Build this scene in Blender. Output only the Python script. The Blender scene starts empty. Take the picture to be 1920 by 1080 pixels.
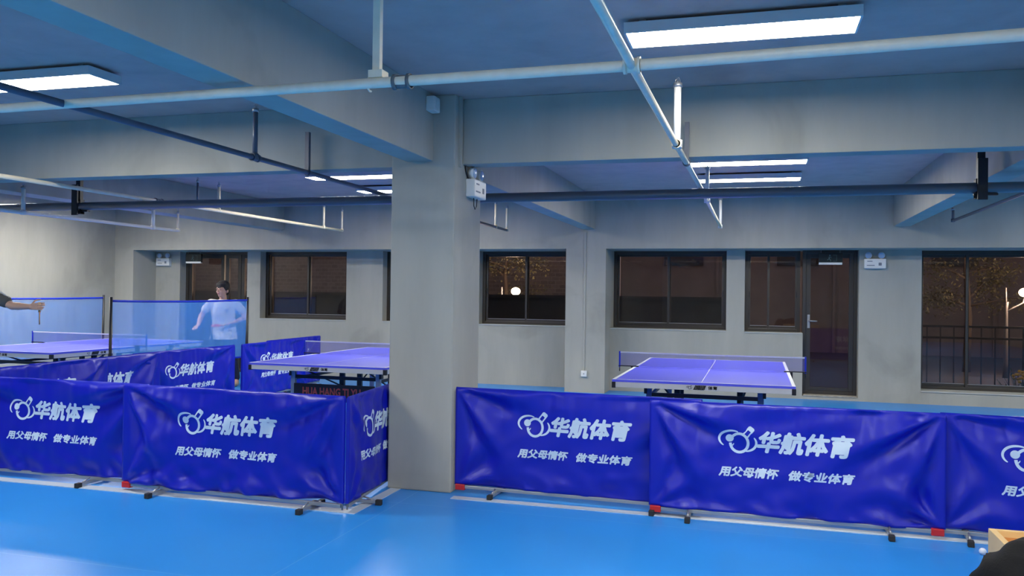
import bpy, bmesh, math, random
from mathutils import Vector, Matrix, Euler, noise
PI = math.pi
S = bpy.context.scene
C = S.collection

# ---------------------------------------------------------------- camera, world, exposure
FPX, YAW, PITCH, ROLL, CAMZ = 1580.28, 0.282083, 0.00699465, 0.0127121, 1.49424
cam_d = bpy.data.cameras.new('camera'); cam_d.sensor_width = 36.0; cam_d.lens = FPX/1920*36
cam_d.clip_start = 0.05; cam_d.clip_end = 200
cam = bpy.data.objects.new('camera', cam_d); C.objects.link(cam); S.camera = cam
fwd = Vector((-math.sin(YAW)*math.cos(PITCH), math.cos(YAW)*math.cos(PITCH), math.sin(PITCH)))
rgt = Vector((math.cos(YAW), math.sin(YAW), 0)); up = rgt.cross(fwd)
r2 = math.cos(ROLL)*rgt + math.sin(ROLL)*up; u2 = -math.sin(ROLL)*rgt + math.cos(ROLL)*up
M = Matrix.Identity(4)
for i in range(3):
    M[i][0] = r2[i]; M[i][1] = u2[i]; M[i][2] = -fwd[i]
M.translation = (0, 0, CAMZ)
cam.matrix_world = M

W = bpy.data.worlds.new('night'); S.world = W; W.use_nodes = True
W.node_tree.nodes['Background'].inputs[0].default_value = (0.20, 0.155, 0.145, 1)
W.node_tree.nodes['Background'].inputs[1].default_value = 2.5
S.view_settings.view_transform = 'Standard'; S.view_settings.look = 'None'
S.view_settings.gamma = 1; S.view_settings.use_curve_mapping = False
S.view_settings.exposure = 0.0
LAMP = 60.0          # radiance of the ceiling panels
S.cycles.use_denoising = True
S.cycles.max_bounces = 10; S.cycles.diffuse_bounces = 6; S.cycles.transparent_max_bounces = 24
S.cycles.sample_clamp_indirect = 6

# ---------------------------------------------------------------- materials
def mat(name, col, rough=0.6, metal=0.0, spec=0.5, bump=0.0, bscale=30.0, var=0.0, vscale=2.0, emit=None, es=0.0, sheen=0.0):
    m = bpy.data.materials.new(name); m.use_nodes = True
    nt = m.node_tree; b = nt.nodes['Principled BSDF']
    b.inputs['Base Color'].default_value = (*col, 1); b.inputs['Roughness'].default_value = rough
    b.inputs['Metallic'].default_value = metal; b.inputs['Specular IOR Level'].default_value = spec
    if sheen: b.inputs['Sheen Weight'].default_value = sheen
    if emit: b.inputs['Emission Color'].default_value = (*emit, 1); b.inputs['Emission Strength'].default_value = es
    if var or bump:
        tc = nt.nodes.new('ShaderNodeTexCoord')
    if var:
        n = nt.nodes.new('ShaderNodeTexNoise'); n.inputs['Scale'].default_value = vscale; n.inputs['Detail'].default_value = 6
        nt.links.new(tc.outputs['Object'], n.inputs['Vector'])
        r = nt.nodes.new('ShaderNodeMapRange'); r.inputs[1].default_value = .3; r.inputs[2].default_value = .7
        r.inputs[3].default_value = 1-var; r.inputs[4].default_value = 1+var
        nt.links.new(n.outputs['Fac'], r.inputs[0])
        h = nt.nodes.new('ShaderNodeHueSaturation'); h.inputs['Color'].default_value = (*col, 1)
        nt.links.new(r.outputs[0], h.inputs['Value']); nt.links.new(h.outputs[0], b.inputs['Base Color'])
    if bump:
        n2 = nt.nodes.new('ShaderNodeTexNoise'); n2.inputs['Scale'].default_value = bscale; n2.inputs['Detail'].default_value = 4
        nt.links.new(tc.outputs['Object'], n2.inputs['Vector'])
        bp = nt.nodes.new('ShaderNodeBump'); bp.inputs['Strength'].default_value = bump; bp.inputs['Distance'].default_value = .01
        nt.links.new(n2.outputs['Fac'], bp.inputs['Height']); nt.links.new(bp.outputs[0], b.inputs['Normal'])
    return m

def wall_mat(name, col):
    """grey skim coat: faint trowel streaks and worn pale / dark patches"""
    m = mat(name, col, 0.85, spec=0.25, bump=.12, bscale=9)
    nt = m.node_tree; b = nt.nodes['Principled BSDF']
    g = nt.nodes.new('ShaderNodeNewGeometry')
    mp = nt.nodes.new('ShaderNodeMapping'); mp.inputs['Scale'].default_value = (2.5, 2.5, .5)
    nt.links.new(g.outputs['Position'], mp.inputs[0])
    n = nt.nodes.new('ShaderNodeTexNoise'); n.inputs['Scale'].default_value = 1.3; n.inputs['Detail'].default_value = 7; n.inputs['Roughness'].default_value = .6
    nt.links.new(mp.outputs[0], n.inputs['Vector'])
    r = nt.nodes.new('ShaderNodeMapRange'); r.inputs[1].default_value = .3; r.inputs[2].default_value = .72; r.inputs[3].default_value = .92; r.inputs[4].default_value = 1.08
    nt.links.new(n.outputs['Fac'], r.inputs[0])
    n3 = nt.nodes.new('ShaderNodeTexNoise'); n3.inputs['Scale'].default_value = 1.1; n3.inputs['Detail'].default_value = 5; n3.inputs['Distortion'].default_value = .8
    nt.links.new(g.outputs['Position'], n3.inputs['Vector'])
    r3 = nt.nodes.new('ShaderNodeMapRange'); r3.inputs[1].default_value = .56; r3.inputs[2].default_value = .70; r3.inputs[3].default_value = 1.0; r3.inputs[4].default_value = .84
    nt.links.new(n3.outputs['Fac'], r3.inputs[0])
    mu = nt.nodes.new('ShaderNodeMath'); mu.operation = 'MULTIPLY'; nt.links.new(r.outputs[0], mu.inputs[0]); nt.links.new(r3.outputs[0], mu.inputs[1])
    h = nt.nodes.new('ShaderNodeHueSaturation'); h.inputs['Color'].default_value = (*col, 1)
    nt.links.new(mu.outputs[0], h.inputs['Value']); nt.links.new(h.outputs[0], b.inputs['Base Color'])
    return m

def floor_mat():
    m = mat('blue_vinyl', (.028, .275, .76), .32, spec=.36)
    nt = m.node_tree; b = nt.nodes['Principled BSDF']
    g = nt.nodes.new('ShaderNodeNewGeometry'); sp = nt.nodes.new('ShaderNodeSeparateXYZ')
    nt.links.new(g.outputs['Position'], sp.inputs[0])
    def seam(sock, off, period):
        a = nt.nodes.new('ShaderNodeMath'); a.operation = 'SUBTRACT'; a.inputs[1].default_value = off; nt.links.new(sock, a.inputs[0])
        w = nt.nodes.new('ShaderNodeMath'); w.operation = 'PINGPONG'; w.inputs[1].default_value = period/2; nt.links.new(a.outputs[0], w.inputs[0])
        l = nt.nodes.new('ShaderNodeMath'); l.operation = 'LESS_THAN'; l.inputs[1].default_value = .003; nt.links.new(w.outputs[0], l.inputs[0])
        return l.outputs[0]
    sy = seam(sp.outputs['Y'], 5.545, 1.77); sx = seam(sp.outputs['X'], -2.425, 15.0)
    mx = nt.nodes.new('ShaderNodeMath'); mx.operation = 'MAXIMUM'; nt.links.new(sy, mx.inputs[0]); nt.links.new(sx, mx.inputs[1])
    n = nt.nodes.new('ShaderNodeTexNoise'); n.inputs['Scale'].default_value = .9; n.inputs['Detail'].default_value = 6
    nt.links.new(g.outputs['Position'], n.inputs['Vector'])
    r = nt.nodes.new('ShaderNodeMapRange'); r.inputs[1].default_value = .3; r.inputs[2].default_value = .7; r.inputs[3].default_value = .93; r.inputs[4].default_value = 1.07
    nt.links.new(n.outputs['Fac'], r.inputs[0])
    h = nt.nodes.new('ShaderNodeHueSaturation'); h.inputs['Color'].default_value = (.028, .275, .76, 1)
    nt.links.new(r.outputs[0], h.inputs['Value'])
    mix = nt.nodes.new('ShaderNodeMixRGB'); mix.inputs[2].default_value = (.12, .38, .80, 1)
    nt.links.new(mx.outputs[0], mix.inputs[0]); nt.links.new(h.outputs[0], mix.inputs[1]); nt.links.new(mix.outputs[0], b.inputs['Base Color'])
    r2_ = nt.nodes.new('ShaderNodeMapRange'); r2_.inputs[3].default_value = .27; r2_.inputs[4].default_value = .37
    nt.links.new(n.outputs['Fac'], r2_.inputs[0]); nt.links.new(r2_.outputs[0], b.inputs['Roughness'])
    return m

def sheer(name, col, transp, trans_col=None):
    """see-through netting: part open holes, part coloured thread"""
    m = bpy.data.materials.new(name); m.use_nodes = True; nt = m.node_tree; nt.nodes.clear()
    o = nt.nodes.new('ShaderNodeOutputMaterial'); t = nt.nodes.new('ShaderNodeBsdfTransparent')
    d = nt.nodes.new('ShaderNodeBsdfDiffuse'); d.inputs[0].default_value = (*col, 1)
    tl = nt.nodes.new('ShaderNodeBsdfTranslucent'); tl.inputs[0].default_value = (*col, 1)
    m1 = nt.nodes.new('ShaderNodeMixShader'); m1.inputs[0].default_value = .4
    nt.links.new(d.outputs[0], m1.inputs[1]); nt.links.new(tl.outputs[0], m1.inputs[2])
    m2 = nt.nodes.new('ShaderNodeMixShader'); m2.inputs[0].default_value = 1-transp
    nt.links.new(t.outputs[0], m2.inputs[1]); nt.links.new(m1.outputs[0], m2.inputs[2]); nt.links.new(m2.outputs[0], o.inputs[0])
    return m

def glass_mat():
    m = bpy.data.materials.new('window_glass'); m.use_nodes = True; nt = m.node_tree; nt.nodes.clear()
    o = nt.nodes.new('ShaderNodeOutputMaterial'); t = nt.nodes.new('ShaderNodeBsdfTransparent'); t.inputs[0].default_value = (.72, .68, .68, 1)
    g = nt.nodes.new('ShaderNodeBsdfGlossy'); g.inputs['Roughness'].default_value = .01
    f = nt.nodes.new('ShaderNodeFresnel'); f.inputs[0].default_value = 1.5
    mx = nt.nodes.new('ShaderNodeMixShader')
    nt.links.new(f.outputs[0], mx.inputs[0]); nt.links.new(t.outputs[0], mx.inputs[1]); nt.links.new(g.outputs[0], mx.inputs[2]); nt.links.new(mx.outputs[0], o.inputs[0])
    return m

def emis(name, col, s):
    m = bpy.data.materials.new(name); m.use_nodes = True; nt = m.node_tree; nt.nodes.clear()
    o = nt.nodes.new('ShaderNodeOutputMaterial'); e = nt.nodes.new('ShaderNodeEmission')
    e.inputs[0].default_value = (*col, 1); e.inputs[1].default_value = s; nt.links.new(e.outputs[0], o.inputs[0])
    return m

def brick_mat():
    m = mat('tiled_facade', (.2, .15, .14), .8)
    nt = m.node_tree; b = nt.nodes['Principled BSDF']
    g = nt.nodes.new('ShaderNodeTexCoord'); sp = nt.nodes.new('ShaderNodeSeparateXYZ'); cb = nt.nodes.new('ShaderNodeCombineXYZ')
    nt.links.new(g.outputs['Object'], sp.inputs[0]); nt.links.new(sp.outputs['X'], cb.inputs['X']); nt.links.new(sp.outputs['Z'], cb.inputs['Y'])
    br = nt.nodes.new('ShaderNodeTexBrick'); br.inputs['Scale'].default_value = 2.2
    br.inputs['Color1'].default_value = (.17, .145, .14, 1); br.inputs['Color2'].default_value = (.12, .105, .10, 1); br.inputs['Mortar'].default_value = (.21, .19, .18, 1)
    nt.links.new(cb.outputs[0], br.inputs['Vector']); nt.links.new(br.outputs['Color'], b.inputs['Base Color'])
    return m

WALL = wall_mat('grey_skim_coat', (.42, .41, .35))
CEIL = wall_mat('grey_ceiling_paint', (.56, .415, .36))
FLOOR = floor_mat()
WHITE = mat('white_plastic', (.80, .79, .74), .4)
FRAMEB = mat('brown_aluminium', (.035, .03, .025), .35, spec=.6)
STEEL = mat('silver_aluminium', (.42, .43, .44), .35, metal=.7)
APRON = mat('silver_apron', (.66, .66, .63), .4, metal=.1)
BLACK = mat('black_steel', (.012, .013, .017), .4)
RUBBER = mat('black_rubber', (.02, .02, .02), .7)
RED = mat('red_plastic', (.55, .02, .02), .4)
BLUEF = mat('royal_blue_nylon', (.003, .008, .42), .38, spec=.5, bump=.05, bscale=300)
PRINT = mat('white_print', (.62, .74, .85), .6)
TABLE = mat('blue_table_top', (.12, .13, .86), .33, spec=.5)
LINE = mat('white_line_paint', (.75, .77, .82), .5)
LEGB = mat('blue_grey_leg', (.08, .15, .27), .35)
LEGG = mat('pale_grey_leg', (.30, .36, .40), .35)
PIPE = mat('cream_pipe_paint', (.90, .80, .60), .35, spec=.5, var=.06, vscale=14)
PIPEW = mat('white_pipe_paint', (.82, .81, .76), .35)
PIPED = mat('dark_pipe_paint', (.13, .135, .15), .30, spec=.8)
PIPEM = mat('slate_pipe_paint', (.10, .115, .15), .4)
PRIMER = mat('grey_thread_tape', (.16, .17, .17), .7, bump=.5, bscale=90)
GLASS = glass_mat()
PANEL = emis('led_panel', (1.0, .97, .88), LAMP)
NETA = sheer('sheer_blue_net', (.10, .36, 1.0), .48)
NETT = sheer('table_net', (.16, .16, .45), .52)
HEM = mat('blue_hem', (.004, .03, .55), .5)
SKIN = mat('skin', (.56, .34, .25), .55)
HAIR = mat('black_hair', (.012, .010, .010), .5)
SHIRTW = mat('white_cotton', (.62, .62, .60), .85)
SHIRTG = mat('dark_grey_cotton', (.085, .09, .09), .85)
TROUS = mat('dark_trousers', (.015, .02, .045), .85)
LIP = mat('lips', (.42, .16, .14), .5)
DARKE = mat('dark_eyes', (.01, .008, .008), .3)
WOOD = mat('pale_pine', (.75, .50, .22), .5, var=.08, vscale=6)
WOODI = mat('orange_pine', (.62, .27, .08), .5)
JACKET = mat('black_cloth', (.005, .005, .006), .8, spec=.22, bump=.15, bscale=160)
REDTXT = mat('red_lettering', (.55, .09, .06), .5)
GREYP = mat('black_print', (.02, .02, .02), .6)

# ---------------------------------------------------------------- mesh helpers
def nb(): return bmesh.new()
def box(bm, x0, x1, y0, y1, z0, z1, bev=0.0):
    r = bmesh.ops.create_cube(bm, size=1.0)
    for v in r['verts']:
        v.co = Vector((x0+(x1-x0)*(v.co.x+.5), y0+(y1-y0)*(v.co.y+.5), z0+(z1-z0)*(v.co.z+.5)))
    if bev:
        es = list({e for v in r['verts'] for e in v.link_edges})
        bmesh.ops.bevel(bm, geom=es, offset=bev, segments=2, affect='EDGES', profile=.6)
    return bm
def frame_of(d):
    d = d.normalized(); a = Vector((0, 0, 1)) if abs(d.z) < .9 else Vector((1, 0, 0))
    x = d.cross(a).normalized(); y = d.cross(x).normalized(); return x, y
def tube(bm, pts, rad, seg=12, cap=True, ell=None):
    pts = [Vector(p) for p in pts]; n = len(pts)
    rad = rad if isinstance(rad, (list, tuple)) else [rad]*n
    rings = []
    d0 = (pts[1]-pts[0]).normalized(); x, y = frame_of(d0)
    for i, p in enumerate(pts):
        if i == 0: d = pts[1]-pts[0]
        elif i == n-1: d = pts[-1]-pts[-2]
        else: d = (pts[i+1]-pts[i]).normalized()+(pts[i]-pts[i-1]).normalized()
        d.normalize(); x = (x-d*x.dot(d)).normalized(); y = d.cross(x)
        rings.append([bm.verts.new(p+rad[i]*(math.cos(2*PI*k/seg)*x+math.sin(2*PI*k/seg)*y)) for k in range(seg)])
    for a, b in zip(rings, rings[1:]):
        for k in range(seg):
            f = bm.faces.new((a[k], a[(k+1) % seg], b[(k+1) % seg], b[k])); f.smooth = True
    if cap:
        bm.faces.new(rings[0][::-1]); bm.faces.new(rings[-1])
    return bm
def capsule(bm, a, b, ra, rb, seg=16):
    a = Vector(a); b = Vector(b); d = (b-a).normalized(); L = (b-a).length
    pts = []; rs = []
    for k in range(0, 5):
        t = math.radians(90-k*22.5+.0); pts.append(a-d*ra*math.sin(t)); rs.append(max(ra*math.cos(t), 1e-4))
    for k in range(0, 5):
        t = math.radians(k*22.5); pts.append(b+d*rb*math.sin(t)); rs.append(max(rb*math.cos(t), 1e-4))
    x, y = frame_of(d); rings = []
    for p, r in zip(pts, rs):
        rings.append([bm.verts.new(p+r*(math.cos(2*PI*k/seg)*x+math.sin(2*PI*k/seg)*y)) for k in range(seg)])
    for A, B in zip(rings, rings[1:]):
        for k in range(seg): bm.faces.new((A[k], A[(k+1) % seg], B[(k+1) % seg], B[k]))
    bm.faces.new(rings[0][::-1]); bm.faces.new(rings[-1])
def blob(bm, c, r, rot=None, seg=20):
    m = Matrix.Translation(Vector(c)) @ (rot.to_matrix().to_4x4() if rot else Matrix.Identity(4)) @ Matrix.Diagonal((*r, 1))
    q = bmesh.ops.create_uvsphere(bm, u_segments=seg, v_segments=seg//2+2, radius=1.0, matrix=m)
    for v in q['verts']:
        for f in v.link_faces: f.smooth = True
def link(name, me, parent=None, loc=None):
    o = bpy.data.objects.new(name, me); C.objects.link(o)
    if parent is not None: o.parent = parent
    if loc is not None: o.location = loc
    return o
def obj(name, bm, m, parent=None, loc=None):
    bmesh.ops.recalc_face_normals(bm, faces=bm.faces)
    me = bpy.data.meshes.new(name); bm.to_mesh(me); bm.free()
    for k in (m if isinstance(m, (list, tuple)) else [m]): me.materials.append(k)
    return link(name, me, parent, loc)
def tag(o, label, cat, group=None, kind=None):
    o['label'] = label; o['category'] = cat
    if group: o['group'] = group
    if kind: o['kind'] = kind
    return o
def thing(name, label, cat, loc=(0, 0, 0), rz=0, group=None):
    o = bpy.data.objects.new(name, None); C.objects.link(o); o.location = loc; o.rotation_euler = (0, 0, rz)
    o.empty_display_size = .2
    return tag(o, label, cat, group)
def struct(name, bm, m):
    o = obj(name, bm, m); o['kind'] = 'structure'; return o
def evalmesh(bm, mods, name='m', smooth=True):
    me = bpy.data.meshes.new(name+'_src'); bm.to_mesh(me); bm.free()
    o = bpy.data.objects.new('tmp', me); C.objects.link(o)
    for typ, props in mods:
        md = o.modifiers.new(typ, typ)
        for k, v in props.items(): setattr(md, k, v)
    dg = bpy.context.evaluated_depsgraph_get(); dg.update()
    out = bpy.data.meshes.new_from_object(o.evaluated_get(dg)); out.name = name
    bpy.data.objects.remove(o); bpy.data.meshes.remove(me)
    if smooth:
        for p in out.polygons: p.use_smooth = True
    return out
def fused(name, bm, m, parent, voxel=.007, it=3):
    """all limbs grown together into ONE continuous skin"""
    me = evalmesh(bm, [('REMESH', dict(mode='VOXEL', voxel_size=voxel)), ('SMOOTH', dict(factor=.5, iterations=it))], name)
    me.materials.clear(); me.materials.append(m)
    return link(name, me, parent)

# ---------------------------------------------------------------- lettering
_tc = {}
def text_poly(s, bold=0.0, shear=0.0, grid=0.08):
    """2D lettering as (verts, faces), height of a full-width glyph about 1"""
    k = (s, bold, shear, grid)
    if k in _tc: return _tc[k]
    cu = bpy.data.curves.new('txt', 'FONT'); cu.body = s; cu.offset = bold; cu.shear = shear; cu.resolution_u = 2
    o = bpy.data.objects.new('txt', cu); C.objects.link(o)
    dg = bpy.context.evaluated_depsgraph_get(); dg.update()
    me = bpy.data.meshes.new_from_object(o.evaluated_get(dg))
    bpy.data.objects.remove(o); bpy.data.curves.remove(cu)
    bm = nb(); bm.from_mesh(me); bpy.data.meshes.remove(me)
    if grid:
        bmesh.ops.remove_doubles(bm, verts=bm.verts, dist=1e-5)
        xs = [v.co.x for v in bm.verts]; x0, x1 = min(xs), max(xs)
        n = int((x1-x0)/.35)
        for i in range(1, n):
            x = x0+(x1-x0)*i/n
            bmesh.ops.bisect_plane(bm, geom=list(bm.verts)+list(bm.edges)+list(bm.faces), plane_co=(x, 0, 0), plane_no=(1, 0, 0))
        for y in (.1, .35, .6):
            bmesh.ops.bisect_plane(bm, geom=list(bm.verts)+list(bm.edges)+list(bm.faces), plane_co=(0, y, 0), plane_no=(0, 1, 0))
    bm.verts.index_update()
    vs = [(v.co.x, v.co.y) for v in bm.verts]; fs = [[v.index for v in f.verts] for f in bm.faces]; bm.free()
    x0 = min(v[0] for v in vs); x1 = max(v[0] for v in vs); y0 = min(v[1] for v in vs); y1 = max(v[1] for v in vs)
    vs = [((x-x0)/(x1-x0), (y-y0)/(y1-y0)) for x, y in vs]
    _tc[k] = (vs, fs, (x1-x0)/(y1-y0)); return _tc[k]
def stroke(P, w):
    """polyline with widths -> quads"""
    vs = []; fs = []
    n = len(P)
    for i, (x, y) in enumerate(P):
        a = P[max(i-1, 0)]; b = P[min(i+1, n-1)]; dx, dy = b[0]-a[0], b[1]-a[1]; l = math.hypot(dx, dy) or 1
        nx, ny = -dy/l, dx/l; h = (w[i] if isinstance(w, (list, tuple)) else w)/2
        vs += [(x+nx*h, y+ny*h), (x-nx*h, y-ny*h)]
    for i in range(n-1): fs.append([2*i, 2*i+1, 2*i+3, 2*i+2])
    return vs, fs
def emblem():
    """bat, ball and two orbit strokes, in pixels of the close-up, y down"""
    out_v = []; out_f = []
    def add(v, f):
        k = len(out_v); out_v.extend(v); out_f.extend([[i+k for i in q] for q in f])
    def arc(cx, cy, rx, ry, a0, a1, w, n=26, rot=0, taper=False):
        P = []; ws = []
        for i in range(n+1):
            t = math.radians(a0+(a1-a0)*i/n); x, y = rx*math.cos(t), ry*math.sin(t); c, s = math.cos(rot), math.sin(rot)
            P.append((cx+c*x-s*y, cy+s*x+c*y)); u = i/n
            ws.append(w*(math.sin(PI*u)**.6*.68+.32) if taper else w)
        add(*stroke(P, ws))
    arc(283, 428, 98, 110, -150, 178, 31)                      # ring of the bat
    arc(283, 428, 98, 110, 120, 170, 22)
    vs = [(178+45*math.cos(2*PI*k/20), 376+45*math.sin(2*PI*k/20)) for k in range(20)]
    add(vs, [list(range(20))])                                  # ball
    arc(200, 385, 138, 100, 130, 300, 28, taper=True)        # left orbit
    arc(345, 420, 125, 102, -38, 88, 28, taper=True)            # right orbit
    arc(190, 430, 34, 36, 10, 110, 14, taper=True)              # smile under the ball
    c, s = math.cos(math.radians(-52)), math.sin(math.radians(-52))
    def hp(u, v): return (345+c*u-s*v, 345+s*u+c*v)            # handle, open in the middle
    R = [(-8, -38), (118, -38), (132, -24), (132, 24), (118, 38), (-8, 38)]; q = [hp(*p) for p in R]
    I = [(16, -20), (76, -20), (80, -16), (80, 16), (76, 20), (16, 20)]; qi = [hp(*p) for p in I]
    add(q+qi, [[i, (i+1) % 6, 6+(i+1) % 6, 6+i] for i in range(6)])
    xs = [v[0] for v in out_v]; ys = [v[1] for v in out_v]
    x0, x1, y0, y1 = min(xs), max(xs), min(ys), max(ys)
    return [((x-x0)/(x1-x0), 1-(y-y0)/(y1-y0)) for x, y in out_v], out_f
EMB = emblem()
def place_poly(bm, vf, u0, u1, v0, v1, fn, bold=0.0):
    """lettering laid through fn(u, z); heavier strokes are made by overprinting a little off register"""
    vs, fs = vf[0], vf[1]
    offs = [(0, 0)] if not bold else [(bold*math.cos(k*PI/4), bold*math.sin(k*PI/4)) for k in range(8)]
    for du, dz in offs:
        V = [bm.verts.new(fn(u0+du+(u1-u0)*x, v0+dz+(v1-v0)*y)) for x, y in vs]
        for f in fs: bm.faces.new([V[i] for i in f])
T_BIG = text_poly('华航体育', 0, .22); T_SL1 = text_poly('用父母情怀', 0, .22, 0); T_SL2 = text_poly('做专业体育', 0, .22, 0)

# ---------------------------------------------------------------- the room
ZC = 2.985; XL = -11.2; XR = 8.0; YB = -5.5; YF = 13.75
struct('floor', box(nb(), XL-.3, XR+.3, YB-.3, YF, -.2, 0), FLOOR)
struct('ceiling', box(nb(), XL-.3, XR+.3, YB-.3, YF+.2, ZC, ZC+.2), CEIL)
struct('wall_left', box(nb(), XL-.3, XL, YB, YF, 0, ZC), WALL)
struct('wall_right', box(nb(), XR, XR+.3, YB, YF, 0, ZC), WALL)
struct('wall_front', box(nb(), XL-.3, XR+.3, YB-.3, YB, 0, ZC), WALL)
YH = 12.7
bm = nb()
box(bm, XL, XR, YH, YF, 2.2, ZC)                                   # deep header over the windows
box(bm, XL, -10.8, YH, YF, 0, 2.2)
box(bm, -2.82, -2.2, YH, YF, 0, 2.2)                               # pilaster flush with the header
YL = 13.30; YR = 13.14
for x0, x1, z1 in [(-10.8, -10.27, 2.2), (-8.84, -8.57, 2.2), (-8.57, -6.86, .985), (-6.86, -6.17, 2.2), (-6.17, -5.25, .985), (-5.25, -4.42, 2.2), (-4.42, -2.82, .975)]:
    box(bm, x0, x1, YL, YF, 0, z1)
for x0, x1, z1 in [(-2.2, -.434, .965), (-.434, -.167, 2.2), (-.167, .665, .955), (.665, 1.43, .05), (1.43, 2.26, 2.2), (2.26, 5.2, .175), (5.2, XR, 2.2)]:
    box(bm, x0, x1, YR, YF, 0, z1)
struct('wall_back', bm, WALL)
bm = nb(); box(bm, -2.69, -2.175, 5.93, 6.55, 0, ZC, .012); struct('wall_column', bm, WALL)
def beam(x0, x1, y0, y1, z0): struct('ceiling_beam', box(nb(), x0, x1, y0, y1, z0, ZC, .006), WALL)
beam(-2.56, -2.35, YB, 5.93, 2.487)
beam(XL, -2.69, 6.10, 6.28, 2.478); beam(-2.175, XR, 6.10, 6.28, 2.483)
beam(-2.58, -2.375, 6.55, YH, 2.50); beam(1.82, 2.04, 6.28, YH, 2.50); beam(1.82, 2.04, YB, 6.10, 2.487)
beam(-8.04, -7.735, 6.28, YH, 2.535); beam(-8.04, -7.735, YB, 6.10, 2.535)
# window ledges: thin pale mortar line on each sill
n = 0
for x0, x1, y, z in [(-8.57, -6.86, YL, .985), (-6.17, -5.25, YL, .985), (-4.42, -2.82, YL, .975), (-2.2, -.434, YR, .965), (-.167, .665, YR, .955), (2.26, 5.2, YR, .175)]:
    n += 1; struct('trim_%d' % n, box(nb(), x0+.002, x1-.002, y-.012, y+.42, z, z+.014), mat('pale_sill', (.5, .5, .46), .8))
n += 1; struct('trim_%d' % n, box(nb(), .68, 1.42, YR-.01, YR+.4, .05, .062), mat('door_sill', (.42, .39, .33), .8, var=.3, vscale=25))
STRIP = mat('pale_floor_strip', (.50, .57, .66), .5)
# white strips on the floor under the barriers
n += 1; struct('trim_%d' % n, box(nb(), -9.5, -2.58, 5.16, 5.26, 0, .004), STRIP)
n += 1; struct('trim_%d' % n, box(nb(), -2.66, -2.58, 5.26, 5.93, 0, .004), STRIP)
n += 1; struct('trim_%d' % n, box(nb(), -2.12, 3.4, 5.77, 5.85, 0, .004), STRIP)

# windows
def frame_rect(bm, x0, x1, z0, z1, y0, y1, w, wb=None):
    wb = wb or w
    box(bm, x0, x0+w, y0, y1, z0, z1, .003); box(bm, x1-w, x1, y0, y1, z0, z1, .003)
    box(bm, x0+w, x1-w, y0, y1, z0, z0+wb, .003); box(bm, x0+w, x1-w, y0, y1, z1-w, z1, .003)
def window(i, x0, x1, z0, z1, y, panes, w=.05):
    root = bpy.data.objects.new('window_%d' % i, None); C.objects.link(root); root['kind'] = 'structure'
    root.location = ((x0+x1)/2, y, z0)
    cx = (x0+x1)/2
    def loc(bm):
        bmesh.ops.translate(bm, verts=bm.verts, vec=(-cx, -y, -z0)); return bm
    bm = nb(); frame_rect(bm, x0, x1, z0, z1, y-.045, y+.045, w, .045); obj('window_frame', loc(bm), FRAMEB, root)
    for k, (a, b) in enumerate(panes):
        dy = -.02 if k % 2 else .02
        bm = nb(); frame_rect(bm, a, b, z0+.045, z1-w, y+dy-.018, y+dy+.018, .035, .04); s = obj('sash', loc(bm), FRAMEB, root)
        bm = nb(); box(bm, a+.03, b-.03, y+dy-.003, y+dy+.003, z0+.08, z1-w-.03); obj('window_pane', loc(bm), GLASS, s)
        bm = nb(); box(bm, a+.03, b-.03, y+dy-.020, y+dy-.017, z0+.083, z0+.089); obj('sill_strip', loc(bm), STEEL, s)
        if b-a > .3:
            bm = nb(); xl = a+.017 if k == 0 else b-.017; box(bm, xl-.008, xl+.008, y+dy-.035, y+dy-.018, z0+(z1-z0)*.42, z0+(z1-z0)*.42+.09, .003); obj('window_latch', loc(bm), BLACK, s)
    return root
YWL = 13.52; YWR = 13.52
window(1, -8.57, -6.86, 1.0, 2.2, YWL, [(-8.51, -7.68), (-7.73, -6.9)])
window(2, -6.17, -5.25, 1.0, 2.2, YWL, [(-6.12, -5.7), (-5.74, -5.3)])
window(3, -4.42, -2.82, .99, 2.2, YWL, [(-4.37, -3.63), (-3.68, -2.87)])
window(4, -2.2, -.434, .98, 2.2, YWR, [(-2.15, -1.30), (-1.35, -.48)])
window(5, -.167, .64, .97, 2.2, YWR, [(-.12, .20), (.16, .60)])
window(6, 2.26, 5.2, .19, 2.2, YWR, [(2.31, 2.95), (2.90, 4.2), (4.15, 5.15)], .06)
# right glazed door
def door(i, x0, x1, z0, z1, y, panes, handle_x, handle_dir):
    root = bpy.data.objects.new('door_%d' % i, None); C.objects.link(root); root['kind'] = 'structure'; root.location = ((x0+x1)/2, y, z0)
    cx = (x0+x1)/2
    def loc(bm):
        bmesh.ops.translate(bm, verts=bm.verts, vec=(-cx, -y, -z0)); return bm
    bm = nb(); frame_rect(bm, x0, x1, z0, z1, y-.05, y+.05, .05); obj('door_frame', loc(bm), FRAMEB, root)
    for a, b in panes:
        bm = nb(); frame_rect(bm, a, b, z0+.05, z1-.05, y-.025, y+.025, .065, .05); s = obj('door_leaf', loc(bm), FRAMEB, root)
        bm = nb(); box(bm, a+.05, b-.05, y-.003, y+.003, z0+.09, z1-.09); obj('door_pane', loc(bm), GLASS, s)
    bm = nb(); tube(bm, [(handle_x, y-.02, 1.15), (handle_x, y-.07, 1.15)], .011); tube(bm, [(handle_x, y-.07, 1.15), (handle_x+.12*handle_dir, y-.07, 1.145)], .011)
    box(bm, handle_x-.018, handle_x+.018, y-.032, y-.024, 1.04, 1.24, .003)
    obj('door_handle', loc(bm), STEEL, root)
    return root
door(1, .665, 1.43, .062, 2.2, 13.36, [(.715, 1.38)], .755, 1)
door(2, -10.27, -8.84, .0, 2.2, YWL, [(-10.22, -9.46), (-9.42, -9.10), (-9.09, -8.89)], -9.50, -1)

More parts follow.
